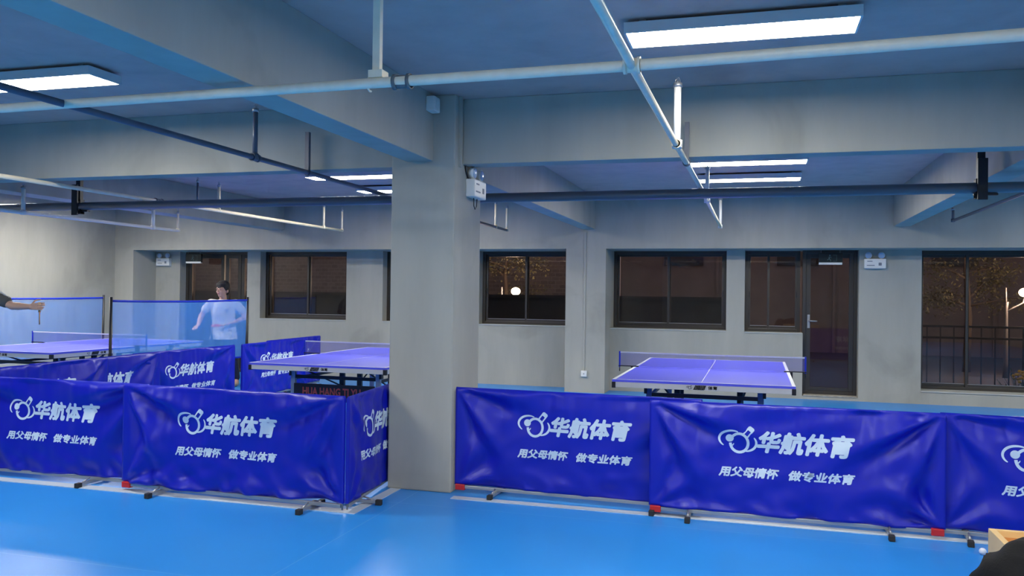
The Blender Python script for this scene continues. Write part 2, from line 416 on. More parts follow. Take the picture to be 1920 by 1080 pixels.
# ---------------------------------------------------------------- ceiling lights
def panel_light(x, y, label, w=1.2, d=.30, rz=0):
    t = thing('ceiling_light', label, 'ceiling light', (x, y, ZC), rz, 'rectangular panel lights under the ceiling')
    zb = 2.905-ZC
    bm = nb(); frame_rect_h(bm, w, d, zb, zb+.058); obj('casing', bm, APRON, t)
    obj('diffuser', box(nb(), -w/2+.012, w/2-.012, -d/2+.012, d/2-.012, zb+.002, zb+.006), PANEL, t)
    for sx in (-1, 1):
        for sy in (-1, 1):
            bm = nb(); box(bm, sx*w*.42-.02, sx*w*.42+.02, sy*d*.35-.008, sy*d*.35+.008, zb+.058, 0, .002); obj('mounting_clip', bm, STEEL, t)
def frame_rect_h(bm, w, d, z0, z1):
    box(bm, -w/2, w/2, -d/2, -d/2+.012, z0, z1); box(bm, -w/2, w/2, d/2-.012, d/2, z0, z1)
    box(bm, -w/2, -w/2+.012, -d/2+.012, d/2-.012, z0, z1); box(bm, w/2-.012, w/2, -d/2+.012, d/2-.012, z0, z1)
    box(bm, -w/2+.012, w/2-.012, -d/2+.012, d/2-.012, z1-.01, z1)
panel_light(-.10, 4.66, 'large glowing panel light nearest the camera, above the right-hand barriers')
panel_light(-.10, 9.24, 'glowing panel light in front of its pair, high over the right table')
panel_light(-.10, 10.58, 'rearmost glowing panel light over the right table, just above the thick pipe')
panel_light(-4.83, 4.68, 'glowing panel light at the left edge, crossed by a dark pipe')
panel_light(-4.80, 9.45, 'glowing panel light left of the column, crossed by a dark pipe')
panel_light(-4.80, 10.85, 'rearmost small-looking panel light left of the column, partly behind it')
for (x, y, l) in [(-9.55, 8.1, 'first of three over the far left table, hidden by the ceiling beam'), (-9.55, 9.4, 'second of three over the far left table, hidden by the ceiling beam'), (-9.55, 10.75, 'rearmost of three over the far left table, hidden by the ceiling beam'),
                  (-9.55, 4.68, 'in the left bay, outside the picture'), (4.7, 4.66, 'in the right bay, outside the picture'),
                  (4.7, 9.24, 'in the rear right bay, outside the picture'), (4.7, 10.58, 'by the right rear window, outside the picture'),
                  (-4.8, .9, 'in the aisle to the left of the camera'), (-.10, .9, 'in the aisle just ahead of the camera'), (4.7, .9, 'in the aisle to the right of the camera'),
                  (-4.8, -.45, 'in the aisle level with the camera, on the left'), (-.1, -.45, 'in the aisle over the camera'), (4.7, -.45, 'in the aisle level with the camera, on the right'),
                  (-4.8, -3.4, 'behind the camera on the left'), (-.1, -3.4, 'behind the camera'), (4.7, -3.4, 'behind the camera on the right')]:
    panel_light(x, y, 'panel light '+l)

# ---------------------------------------------------------------- pipes
def pipe(label, pts, r, m, risers=(), hangers=(), couplings=(), name='sprinkler_pipe', group=None):
    """risers: (index-free point, top z, radius); hangers: (point, top z, width)"""
    o = Vector(pts[0]); t = thing(name, label, 'pipe', o, 0, group)
    q = [Vector(p)-o for p in pts]; bm = nb(); tube(bm, q, r, 16); obj('pipe_run', bm, m, t)
    for (p, zt, rr, mm) in risers:
        p = Vector(p)-o; zt = zt-o.z
        bm = nb(); tube(bm, [p, (p.x, p.y, zt-.05)], rr, 12); tube(bm, [(p.x, p.y, p.z-rr), (p.x, p.y, p.z+r*1.5)], rr*1.45, 12)
        rs = obj('riser', bm, mm, t)
        bm = nb(); tube(bm, [(p.x, p.y, zt-.055), (p.x, p.y, zt-.03)], rr*1.3, 12); tube(bm, [(p.x, p.y, zt-.03), (p.x, p.y, zt-.012)], [.008, .004], 8)
        tube(bm, [(p.x-.012, p.y, zt-.03), (p.x-.014, p.y, zt-.01), (p.x, p.y, zt)], .0025, 6); tube(bm, [(p.x+.012, p.y, zt-.03), (p.x+.014, p.y, zt-.01), (p.x, p.y, zt)], .0025, 6)
        tube(bm, [(p.x, p.y, zt), (p.x, p.y, zt+.003)], .014, 10); obj('sprinkler_head', bm, STEEL, rs)
    for (p, zt, w, mm, hook) in hangers:
        p = Vector(p)-o; zt = zt-o.z
        bm = nb(); box(bm, p.x-w/2, p.x+w/2, p.y-w*.45-.0, p.y+w*.45, p.z+r*.9, zt)
        if hook:
            box(bm, p.x-.03, p.x+.04, p.y-.035, p.y+.035, p.z+r, p.z+r+.035, .003)
            tube(bm, [(p.x-.035, p.y+r*1.3*math.cos(a), p.z+r*1.3*math.sin(a)) for a in [math.radians(k) for k in range(90, 300, 20)]], .005, 6)
        else:
            tube(bm, [(p.x+(r+.006)*math.cos(2*PI*k/16), p.y, p.z+(r+.006)*math.sin(2*PI*k/16)) for k in range(17)], .006, 6, False)
        obj('hanger', bm, mm, t)
    for (p, d, L, mm) in couplings:
        p = Vector(p)-o; d = Vector(d)
        bm = nb(); tube(bm, [p-d*L/2, p+d*L/2], r*1.28, 16); tube(bm, [p-d*L/2, p-d*L*.3], r*1.5, 16); tube(bm, [p+d*L*.3, p+d*L/2], r*1.5, 16); obj('coupling', bm, mm, t)
    return t
pipe('long pale sprinkler pipe crossing the top of the picture from left to right', [(-8.5, 3.62, 2.44), (-4, 3.52, 2.44), (-.5, 3.46, 2.44), (1.2, 3.36, 2.44), (6, 3.1, 2.44)], .0235, PIPE,
     hangers=[((-1.665, 3.5, 2.44), ZC, .035, PIPE, True)], couplings=[((-1.535, 3.487, 2.44), (1, 0, 0), .085, PRIMER), ((-.5, 3.457, 2.44), (1, 0, 0), .07, PIPE)])
pipe('pale sprinkler pipe running from the top centre away to the right table, three risers', [(-.5, -1.5, 2.437), (-.5, 3.46, 2.437), (-.475, 7.4, 2.437), (-.475, 11.72, 2.437)], .019, PIPE,
     risers=[((-.483, 5.32, 2.437), 2.85, .022, PIPEW), ((-.475, 8.5, 2.437), 2.80, .02, PIPEW), ((-.475, 11.70, 2.437), 2.85, .02, PIPEW)],
     hangers=[((-.48, 6.04, 2.437), 2.72, .03, PIPEM, False)], couplings=[((-.483, 5.32, 2.437), (0, 1, 0), .09, PIPE)])
pipe('dark sprinkler pipe running back across the left-hand panel lights', [(-3.42, -1.5, 2.44), (-3.42, 3.5, 2.44), (-3.44, 6, 2.44), (-3.57, 12.02, 2.44)], .019, PIPEM,
     risers=[((-3.435, 5.24, 2.44), 2.82, .018, PIPEM), ((-3.556, 11.40, 2.44), 2.82, .018, PIPE), ((-3.57, 12.0, 2.44), 2.82, .018, PIPE)],
     hangers=[((-3.44, 5.98, 2.44), 2.76, .034, PIPEM, False), ((-3.43, 3.0, 2.44), ZC, .012, PIPEM, False)], couplings=[((-3.435, 5.24, 2.44), (0, 1, 0), .08, PIPEM)])
pipe('pale sprinkler pipe running back beside the left ceiling beam, with four risers', [(-6.16, 3.57, 2.44), (-6.165, 11.80, 2.44)], .020, PIPE,
     risers=[((-6.165, 8.27, 2.44), 2.78, .013, PIPEM), ((-6.165, 8.67, 2.44), 2.78, .016, PIPE), ((-6.165, 11.21, 2.44), 2.80, .016, PIPE), ((-6.165, 11.78, 2.44), 2.79, .014, PIPE)],
     couplings=[((-6.165, 7.62, 2.44), (0, 1, 0), .12, PIPED)])
pipe('lowest bright white sprinkler pipe at the far left, with three risers', [(-7.66, -1.5, 2.310), (-7.66, 3.45, 2.310), (-7.66, 8, 2.310), (-7.69, 9.92, 2.310)], .019, PIPEW,
     risers=[((-7.66, 7.31, 2.310), 2.62, .022, PIPEW), ((-7.68, 9.39, 2.310), 2.60, .022, PIPEW), ((-7.69, 9.90, 2.310), 2.60, .014, PIPE)])
pipe('slim dark sprinkler pipe rising to the right edge, with one short end riser', [(2.25, 3.30, 2.44), (2.26, 11.19, 2.44)], .016, PIPEM,
     risers=[((2.26, 11.18, 2.44), 2.62, .016, PIPEM)])
def main_pipe():
    t = pipe('thick dark main pipe crossing the whole room behind the cross beam', [(-11.19, 7.38, 2.374), (7.99, 7.38, 2.374)], .043, PIPED, name='main_pipe')
    for x in (-6.98, 1.685):
        bm = nb(); x -= -11.19
        box(bm, x-.028, x+.028, -.022, .022, .05, ZC-2.374); box(bm, x-.04, x+.04, -.03, .03, -.085, -.05, .003)
        box(bm, x-.036, x+.036, -.075, -.052, -.10, .225, .004)
        box(bm, x-.04, x-.028, -.03, .03, -.085, .07); box(bm, x+.028, x+.04, -.03, .03, -.085, .07); box(bm, x-.05, x+.12, -.02, .02, -.06, -.045)
        obj('hanger', bm, BLACK, t)
main_pipe()

# ---------------------------------------------------------------- barriers
def barrier(p0, p1, seed, label, both=True, red=(True, True), tu=(.47, 1.31), feet=(.30, 1.52), strength=1.7, group='blue fabric court barriers', tz=0.0, h=.785):
    p0 = Vector((*p0, 0)); p1 = Vector((*p1, 0)); d = p1-p0; L = d.length
    t = thing('court_barrier', label, 'barrier', p0, math.atan2(d.y, d.x), group)
    rnd = random.Random(seed); off = Vector((rnd.uniform(0, 50), rnd.uniform(0, 50), rnd.uniform(0, 50)))
    ph = [rnd.uniform(0, 6.28) for _ in range(8)]; amp = [rnd.uniform(.6, 1.3) for _ in range(8)]; nf = rnd.choice((7, 8, 9))
    ZT = h
    def disp(u, z):
        v = ZT-z; e = min(u, L-u); s = 0.0
        edge = min(1, max(0, e/.11))**1.7*min(1, max(0, v/.03))
        for cu, k in ((0, 0), (L, 1)):                       # creases fanning out from the top corners
            du = abs(u-cu); r = math.hypot(du, v); a = math.atan2(v, du+1e-6)
            q_ = nf*a+ph[k]; s += .016*amp[k]*math.exp(-((r-.32)/.34)**2)*math.sin(q_+.7*math.sin(q_))
            a2 = math.atan2(z-.05, du+1e-6); rr = math.hypot(du, z-.05)
            s += .010*amp[k+2]*math.exp(-((rr-.2)/.22)**2)*math.sin(9*a2+ph[k+2])
        w = noise.noise(Vector((u*8.5, .9*v, 0))+off)+.45*noise.noise(Vector((u*19, 1.2*v, 4))+off)       # gathers hanging from the top hem
        s += .014*amp[4]*w*math.exp(-v/.42)
        s += .013*amp[5]*noise.noise(Vector((u*1.7, z*1.5, 3))+off)
        w = noise.noise(Vector((u*8+z*4, z*9-u*1.5, 7))+off)  # bunched bottom
        s += .026*amp[6]*w*math.exp(-max(z-.05, 0)/.11)
        s += .006*noise.noise(Vector((u*4+v*7, v*4-u*2, 9))+off)
        return s*edge*strength
    def zb(u): return .066+.012*noise.noise(Vector((u*3, 0, 5))+off)-.010*math.sin(PI*u/L)
    nu, nv = 110, 44
    bm = nb(); G = []
    for side in (-1, 1):
        g = []
        for i in range(nu+1):
            u = L*i/nu; b = zb(u); col = []
            for j in range(nv+1):
                z = b+(ZT-b)*j/nv; th = .011*math.sqrt(max(0, 1-max(0, (z-(ZT-.011))/.011)**2))
                col.append(bm.verts.new((u, side*th+disp(u, z), z)))
            g.append(col)
        for i in range(nu):
            for j in range(nv):
                f = bm.faces.new((g[i][j], g[i+1][j], g[i+1][j+1], g[i][j+1]) if side < 0 else (g[i][j], g[i][j+1], g[i+1][j+1], g[i+1][j])); f.smooth = True
        G.append(g)
    A, B = G
    for i in range(nu):
        bm.faces.new((A[i][0], B[i][0], B[i+1][0], A[i+1][0])); bm.faces.new((A[i][nv], A[i+1][nv], B[i+1][nv], B[i][nv]))
    for j in range(nv):
        bm.faces.new((A[0][j], A[0][j+1], B[0][j+1], B[0][j])); bm.faces.new((A[nu][j], B[nu][j], B[nu][j+1], A[nu][j+1]))
    fab = obj('fabric', bm, BLUEF, t)
    w = tu[1]-tu[0]
    for side in ((-1, 1) if both else (-1,)):
        def fn(u, z):
            uu = u if side < 0 else L-u
            return (uu, side*.0135+disp(uu, z), z)
        bm = nb()
        place_poly(bm, EMB, tu[0], tu[0]+.30*w, .452+tz, .640+tz, fn)
        obj('printed_emblem', bm, PRINT, fab)
        bm = nb()
        place_poly(bm, T_BIG, tu[0]+.30*w, tu[1], .472+tz, .608+tz, fn, .0066)
        obj('printed_name', bm, PRINT, fab)
        bm = nb()
        place_poly(bm, T_SL1, tu[0]+.01*w, tu[0]+.46*w, .302+tz, .364+tz, fn, .0030)
        obj('printed_slogan', bm, PRINT, fab); bm = nb()
        place_poly(bm, T_SL2, tu[0]+.535*w, tu[1]+.01*w, .302+tz, .364+tz, fn, .0030)
        obj('printed_slogan', bm, PRINT, fab)
    bm = nb(); box(bm, .02, L-.02, -.012, .012, .034, .058, .003); obj('bottom_rail', bm, STEEL, t)
    for k, u in enumerate((.012, L-.012)):
        bm = nb(); tube(bm, [(u, 0, .02), (u, 0, ZT-.014)], .0060, 10); obj('end_post', bm, STEEL, t)
        if red[k]:
            du = .05 if k == 0 else -.05
            bm = nb(); box(bm, min(u-.004, u+du*1.4), max(u+.004, u+du*1.4), -.022, .022, .022, .066, .006); obj('corner_clip', bm, RED, t)
    for u in feet:
        if u > L: continue
        bm = nb(); box(bm, u-.013, u+.013, -.15, .15, .012, .034, .004); tube(bm, [(u, -.10, .034), (u, -.03, .055)], .006, 8); tube(bm, [(u, .10, .034), (u, .03, .055)], .006, 8)
        f = obj('foot', bm, STEEL, t)
        obj('rubber_cap', box(nb(), u-.018, u+.018, -.165, -.12, .0, .037, .005), RUBBER, f); obj('rubber_cap', box(nb(), u-.018, u+.018, .12, .165, .0, .037, .005), RUBBER, f)
    return t
barrier((-6.19, 5.33), (-4.35, 5.31), 3, 'blue front-row barrier at the left edge, right end tucked behind the next', red=(False, True), tu=(.50, 1.38), feet=(.24, 1.33))
barrier((-4.515, 5.235), (-2.66, 5.165), 11, 'blue barrier of the front row just left of the column, creased at both ends', red=(True, False), tu=(.49, 1.32), feet=(.36, 1.60), strength=2.1, h=.79)
barrier((-2.645, 5.175), (-2.84, 7.0), 5, 'narrow-looking blue barrier turned inward, its right part hidden behind the column', red=(False, False), tu=(.26, 1.1), feet=(.25, 1.6))
barrier((-2.160, 5.985), (-.345, 5.905), 8, 'blue barrier of the front row just right of the column, overlapped at its right end', red=(True, False), tu=(.49, 1.33), feet=(.33, 1.5), h=.79)
barrier((-.69, 5.815), (1.145, 5.80), 21, 'blue barrier in the middle of the right-hand front row, below the right table', tu=(.455, 1.30), feet=(.27, 1.51), strength=2.2, red=(True, True))
barrier((1.118, 5.842), (2.95, 5.66), 13, 'deep blue barrier at the right edge, cut off by the picture', red=(False, False), tu=(.335, 1.175), feet=(.16, 1.55))
# row dividing the two left courts, seen obliquely
R = PI/2
barrier((-6.44, 5.42), (-6.47, 7.25), 31, 'first blue barrier of the oblique divider row, low left, mostly hidden by the front row', tu=(.47, 1.38), red=(False, False), tz=.01)
barrier((-6.50, 6.30), (-6.53, 8.13), 32, 'second blue barrier of the oblique divider row, showing only the end of its name', tu=(.47, 1.38), red=(False, False))
barrier((-6.57, 7.74), (-6.54, 9.575), 33, 'blue barrier of the oblique divider row showing its whole emblem, under the sheer screen', tu=(.47, 1.42), red=(False, False))
barrier((-6.52, 9.71), (-6.60, 11.54), 34, 'fourth blue barrier of the oblique divider row, left of the table beside the column', tu=(.47, 1.36), red=(False, False))
barrier((-6.68, 10.55), (-6.76, 12.22), 35, 'rearmost blue barrier of the oblique divider row, behind the left end of the table net', tu=(.47, 1.25), red=(False, False), feet=(.3, 1.4))
# a blue barrier behind the far left table, below its edge
barrier((-10.55, 7.5), (-10.50, 9.34), 36, 'blue barrier seen under the edge of the far left table', red=(False, False))

# ---------------------------------------------------------------- table tennis tables
def tt_table(cx, cy, label, dark_legs=True):
    t = thing('table_tennis_table', label, 'table tennis table', (cx, cy, 0))
    HW, HL = .7625, 1.37
    for sgn in (-1, 1):
        y0, y1 = (-HL, -.004) if sgn < 0 else (.004, HL)
        bm = nb(); box(bm, -HW, HW, y0, y1, .738, .7585)
        nf = len(bm.faces)
        zt = .7585; zz = .7600
        box(bm, -HW, -HW+.028, y0, y1, zt, zz); box(bm, HW-.028, HW, y0, y1, zt, zz)
        box(bm, -HW+.028, HW-.028, (y0 if sgn < 0 else y1-.02), (y0+.02 if sgn < 0 else y1), zt, zz)
        box(bm, -.0028, .0028, y0, y1, zt, zt+.0006)
        bm.faces.ensure_lookup_table()
        for f in bm.faces[nf:]: f.material_index = 1
        obj('tabletop', bm, [TABLE, LINE], t)
        bm = nb(); za, zb_ = .692, .738
        ye = y0 if sgn < 0 else y1
        box(bm, -HW+.004, HW-.004, min(ye, ye-sgn*.02)+.002*(sgn < 0), max(ye, ye-sgn*.02)-.002*(sgn > 0), za, zb_, .002)
        for sx in (-1, 1): box(bm, *(sorted((sx*(HW-.004), sx*(HW-.024)))), y0+.022*(sgn < 0), y1-.022*(sgn > 0), za, zb_, .002)
        ap = obj('apron', bm, APRON, t)
        for sx in (-1, 1):
            bm = nb(); box(bm, *(sorted((sx*(HW-.03), sx*(HW+.004)))), *(sorted((ye+sgn*.004, ye-sgn*.035))), .685, .7375, .004); obj('corner_cap', bm, BLACK, t)
        # apron print: small emblem, black slanted block with two characters, two more characters
        def on_end(u, z): return (u*(-sgn), ye+sgn*.0012, z) if sgn > 0 else (u, ye-.0012, z)
        def on_endf(u, z): return (u*(-sgn), ye+sgn*.0022, z) if sgn > 0 else (u, ye-.0022, z)
        bm = nb(); place_poly(bm, EMB, -.125, -.075, .700, .733, on_end)
        V = [bm.verts.new(on_end(u, z)) for u, z in ((-.068, .697), (.025, .697), (.042, .735), (-.050, .735))]; bm.faces.new(V)
        place_poly(bm, text_poly('体育', 0, 0, 0), .058, .132, .702, .732, on_end, .0010); lg = obj('apron_print', bm, GREYP, ap)
        bm = nb(); place_poly(bm, text_poly('华航', 0, 0, 0), -.048, .022, .702, .731, on_endf, .0010); obj('apron_letters', bm, LINE, lg)
        for sx in (-1, 1):
            xe = sx*(HW-.004+.0012); yc = (y0+y1)/2
            def on_side(u, z): return (xe, yc+u*sx, z)
            bm = nb(); place_poly(bm, EMB, -.15, -.10, .700, .733, on_side)
            V = [bm.verts.new(on_side(u, z)) for u, z in ((-.08, .697), (.03, .697), (.05, .735), (-.06, .735))]; bm.faces.new(V)
            place_poly(bm, text_poly('体育', 0, 0, 0), .07, .16, .702, .732, on_side, .0010); obj('apron_print', bm, GREYP, ap)
    # legs and folding under-frame
    lm = LEGB if dark_legs else LEGG
    for sx in (-1, 1):
        for sy in (-1, 1):
            x = sx*.49; y = sy*.95
            bm = nb(); box(bm, x-.025, x+.025, y-.02, y+.02, .03, .692, .004); lg = obj('leg', bm, lm, t)
            bm = nb(); box(bm, x-.03, x+.03, y-.026, y+.026, 0, .035, .004); obj('rubber_foot', bm, RUBBER, lg)
            bm = nb(); box(bm, x+sx*.03-.014, x+sx*.03+.014, y-.026, y+.026, .60, .692, .003); box(bm, x+sx*.03-.03, x+sx*.03+.02, y-.03, y+.03, .66, .675); obj('hinge_bracket', bm, BLACK, lg)
            x2 = sx*.30; y2 = sy*.22
            bm = nb(); box(bm, x2-.028, x2+.028, y2-.022, y2+.022, .10, .692, .004); k = obj('inner_leg', bm, BLACK, t)
            bm = nb(); tube(bm, [(x2-.014, y2, .055), (x2+.014, y2, .055)], .055, 20); tube(bm, [(x2-.02, y2, .055), (x2+.02, y2, .055)], .015, 10); box(bm, x2-.02, x2+.02, y2-.012, y2+.012, .06, .11); obj('castor', bm, RUBBER, k)
    for sy in (-1, 1):
        bm = nb(); box(bm, -.466, .466, sy*.95-.014, sy*.95+.014, .575, .61, .003); obj('crossbar', bm, BLACK, t)
    for sx in (-1, 1):
        bm = nb(); box(bm, sx*.49-.012, sx*.49+.012, -.95, .95, .555, .585, .003); obj('side_rail', bm, BLACK, t)
        bm = nb(); tube(bm, [(sx*.36, -.93, .66), (sx*.30, -.22, .42)], .009, 8); tube(bm, [(sx*.36, .93, .66), (sx*.30, .22, .42)], .009, 8); obj('folding_strut', bm, BLACK, t)
    # lettered black panel between the legs
    bm = nb(); box(bm, -.465, .465, -.992, -.972, .345, .525, .004); pn = obj('lettered_panel', bm, BLACK, t)
    tx = text_poly('HUA HANG TI YU', .03, 0, 0)
    bm = nb(); place_poly(bm, tx, -.36, .31, .405, .490, lambda u, z: (u, -.9935, z)); obj('panel_lettering', bm, REDTXT, pn)
    # net
    nw = .915
    bm = nb(); N = 48
    g = [[bm.verts.new((-nw+2*nw*i/N, .003*math.sin(i*.9+j), .765+.1415*j/6-.004*math.sin(PI*i/N)*(j/6))) for j in range(7)] for i in range(N+1)]
    for i in range(N):
        for j in range(6): bm.faces.new((g[i][j], g[i+1][j], g[i+1][j+1], g[i][j+1]))
    nt_ = obj('net', bm, NETT, t)
    bm = nb(); N = 24
    for i in range(N):
        a = -nw+2*nw*i/N; b = -nw+2*nw*(i+1)/N; za = .9125-.004*math.sin(PI*i/N); zb2 = .9125-.004*math.sin(PI*(i+1)/N)
        V = [bm.verts.new(p) for p in ((a, -.003, za-.014), (b, -.003, zb2-.014), (b, -.003, zb2), (a, -.003, za), (a, .003, za-.014), (b, .003, zb2-.014), (b, .003, zb2), (a, .003, za))]
        for q in ((0, 1, 2, 3), (7, 6, 5, 4), (3, 2, 6, 7), (1, 0, 4, 5)): bm.faces.new([V[k] for k in q])
    obj('net_tape', bm, LINE, nt_)
    for sx in (-1, 1):
        bm = nb(); box(bm, *(sorted((sx*(nw-.012), sx*(nw+.004)))), -.007, .007, .752, .916, .002); ps = obj('net_post', bm, HEM, t)
        bm = nb(); box(bm, *(sorted((sx*(HW-.05), sx*(nw+.006)))), -.012, .012, .7605, .770, .002); box(bm, *(sorted((sx*(HW+.006), sx*(HW+.03)))), -.02, .02, .69, .762, .003)
        tube(bm, [(sx*(nw-.004), 0, .76), (sx*(nw-.004), 0, .71)], .005, 8); obj('net_clamp', bm, BLACK, ps)
    return t
tt_table(-.441, 8.71, 'blue table tennis table on the right, its short end facing the camera')
tt_table(-4.215, 8.91, 'blue table tennis table left of the column, with red lettering on a black panel below', False)
tt_table(-8.43, 9.10, 'far left blue table tennis table, behind the tall sheer net screens', False)

# ---------------------------------------------------------------- tall sheer screens
def screen(p0, p1, z0, z1, label, seed):
    p0 = Vector((*p0, 0)); p1 = Vector((*p1, 0)); d = p1-p0; L = d.length
    t = thing('net_screen', label, 'net screen', p0, math.atan2(d.y, d.x), 'tall sheer blue net screens')
    off = Vector((seed*3.1, seed, 0)); nu, nv = 90, 30
    def pos(u, v):
        z = z0+(z1-z0)*v; s = .05*math.sin(PI*u/L)*(1-v)*.4
        y = (.030*noise.noise(Vector((u*2.6+(1-v)*1.1, (1-v)*.4, 0))+off)*(1-v*.7)+.012*noise.noise(Vector((u*9, v, 2))+off))*min(1, 12*min(u, L-u)/L)
        inset = .05*(1-v)**1.5*(1 if u > L/2 else -1)*abs(2*u/L-1)**6
        return (u-inset*.8, y, z-.012*math.sin(PI*u/L)*v)
    bm = nb(); g = [[bm.verts.new(pos(.02+(L-.04)*i/nu, j/nv)) for j in range(nv+1)] for i in range(nu+1)]
    for i in range(nu):
        for j in range(nv): f = bm.faces.new((g[i][j], g[i+1][j], g[i+1][j+1], g[i][j+1])); f.smooth = True
    nm = obj('net_cloth', bm, NETA, t)
    for vz, nm_ in ((1, 'top_hem'), (0, 'bottom_hem')):
        bm = nb(); tube(bm, [pos(.02+(L-.04)*i/40, vz) for i in range(41)], .013, 8); obj(nm_, bm, HEM, nm)
    for u in (0, L):
        bm = nb(); tube(bm, [(u, 0, .02), (u, 0, z1+.045)], .017, 12); p = obj('pole', bm, BLACK, t)
        bm = nb(); box(bm, u-.018, u+.018, -.28, .28, 0, .028, .004); box(bm, u-.10, u+.10, -.018, .018, 0, .028, .004); obj('pole_base', bm, BLACK, p)
        bm = nb(); s = 1 if u == 0 else -1; tube(bm, [(u, 0, z1+.005), (u+s*.045, 0, z1)], .006, 8); obj('hook', bm, WHITE, p)
screen((-7.10, 8.0), (-7.10, 10.70), .54, 1.355, 'nearer tall sheer blue screen between the black poles, the player seen through it', 1)
screen((-10.30, 8.6), (-10.30, 11.44), .42, 1.345, 'farther tall sheer blue screen at the left, behind the far left table', 2)

# ---------------------------------------------------------------- small fixtures
def emergency(loc, rz, label, w=.29, cable=False):
    t = thing('emergency_light', label, 'emergency light', loc, rz, 'twin-head emergency lights')
    h = .14; d = .075
    obj('battery_box', box(nb(), -w/2, w/2, -d, 0, 0, h, .01), WHITE, t)
    bm = nb(); box(bm, -w*.38, -w*.02, -d-.002, -d, h*.28, h*.36); box(bm, -w*.36, -w*.12, -d-.002, -d, h*.70, h*.78); box(bm, w*.16, w*.30, -d-.002, -d, h*.3, h*.6)
    obj('status_marks', bm, mat('grey_marks', (.2, .22, .25), .6), t)
    for s in (-1, 1):
        x = s*w*.30
        bm = nb(); tube(bm, [(x, -.035, h), (x, -.035, h+.02)], .012, 10); tube(bm, [(x, -.01, h+.05), (x, -.055, h+.05)], [.035, .047], 24); a = obj('lamp_head', bm, WHITE, t)
        bm = nb(); blob(bm, (x, -.055, h+.05), (.043, .014, .043)); obj('lens', bm, mat('lamp_lens', (.45, .55, .70), .15, spec=.8), a)
    if cable:
        bm = nb(); tube(bm, [(-w*.12, -.03, 0), (-w*.10, -.03, -.06), (0, -.03, -.085), (w*.12, -.03, -.06), (w*.16, -.03, 0)], .004, 6); tube(bm, [(-w*.35, -.01, h-.01), (-w*.55, -.008, h+.05), (-w*.62, -.008, h+.09)], .006, 6)
        obj('cable', bm, BLACK, t)
emergency((-2.175, 6.32, 2.245), PI/2, 'white twin-head emergency light on the side of the column', .29, True)
emergency((1.635, YR, 1.925), 0, 'white twin-head emergency light on the wall right of the glazed door')
emergency((-10.60, YL, 1.935), 0, 'white emergency light at the far left corner, half in shadow under the header', .29)
def exit_sign(x, z, y, label):
    t = thing('exit_sign', label, 'exit sign', (x, y, z), 0, 'unlit exit signs above the doors')
    obj('sign_case', box(nb(), -.165, .165, -.02, .02, 0, .155, .004), mat('dark_sign_face', (.012, .02, .022), .2), t)
    obj('lower_edge', box(nb(), -.16, .16, -.023, .023, -.016, .016, .003), WHITE, t)
    bm = nb(); blob(bm, (-.01, -.021, .118), (.010, .001, .010), seg=10)                     # running figure and doorway
    for a, b, w in [((-.01, .10), (-.02, .07), .013), ((-.02, .072), (.004, .045), .009), ((.004, .045), (.0, .03), .008), ((-.02, .072), (-.045, .05), .009), ((-.012, .098), (.015, .085), .007), ((-.012, .098), (-.035, .088), .007)]:
        vs, fs = stroke([a, b], w); V = [bm.verts.new((u, -.0212, v)) for u, v in vs]
        for f in fs: bm.faces.new([V[i] for i in f])
    for (a, b, c_, d_) in [(.035, .085, .032, .036), (.035, .085, .12, .124), (.081, .085, .032, .124)]:
        V = [bm.verts.new(p) for p in ((a, -.0212, c_), (b, -.0212, c_), (b, -.0212, d_), (a, -.0212, d_))]; bm.faces.new(V)
    obj('pictogram', bm, mat('dull_green', (.06, .13, .12), .5), t)
    for s in (-1, 1):
        bm = nb(); tube(bm, [(s*.13, 0, .155), (s*.13, 0, 2.2-z)], .003, 6); obj('suspension_wire', bm, STEEL, t)
exit_sign(1.035, 1.995, 13.10, 'dark unlit exit sign hanging in front of the right glazed door')
exit_sign(-9.88, 1.995, 13.18, 'dark unlit exit sign hanging over the far left door')
bm = nb(); box(bm, -2.35, -2.28, 5.765, 5.885, 2.835, 2.945, .012); box(bm, -2.281, -2.277, 5.79, 5.86, 2.86, 2.92)
tag(obj('wall_speaker', bm, WHITE), 'small white plastic box fixed high on the beam beside the column', 'speaker')
t = thing('wall_socket', 'small white socket low on the pilaster, at the foot of its cable duct', 'socket', (-2.515, YH, .245))
obj('socket_box', box(nb(), -.045, .045, -.035, 0, 0, .09, .005), WHITE, t); obj('socket_holes', box(nb(), -.010, .010, -.0365, -.034, .036, .052), mat('socket_grey', (.35, .35, .35), .6), t)
bm = nb(); box(bm, -2.537, -2.507, YH-.014, YH, .335, 2.45, .002)
tag(obj('cable_duct', bm, WALL), 'thin grey cable duct running up the pilaster right of the column', 'cable duct')
bm = nb(); box(bm, -2.175, -2.155, 6.00, 6.03, 2.45, ZC-.001, .002)
tag(obj('cable_duct', bm, WALL), 'short grey cable duct above the column emergency light', 'cable duct')

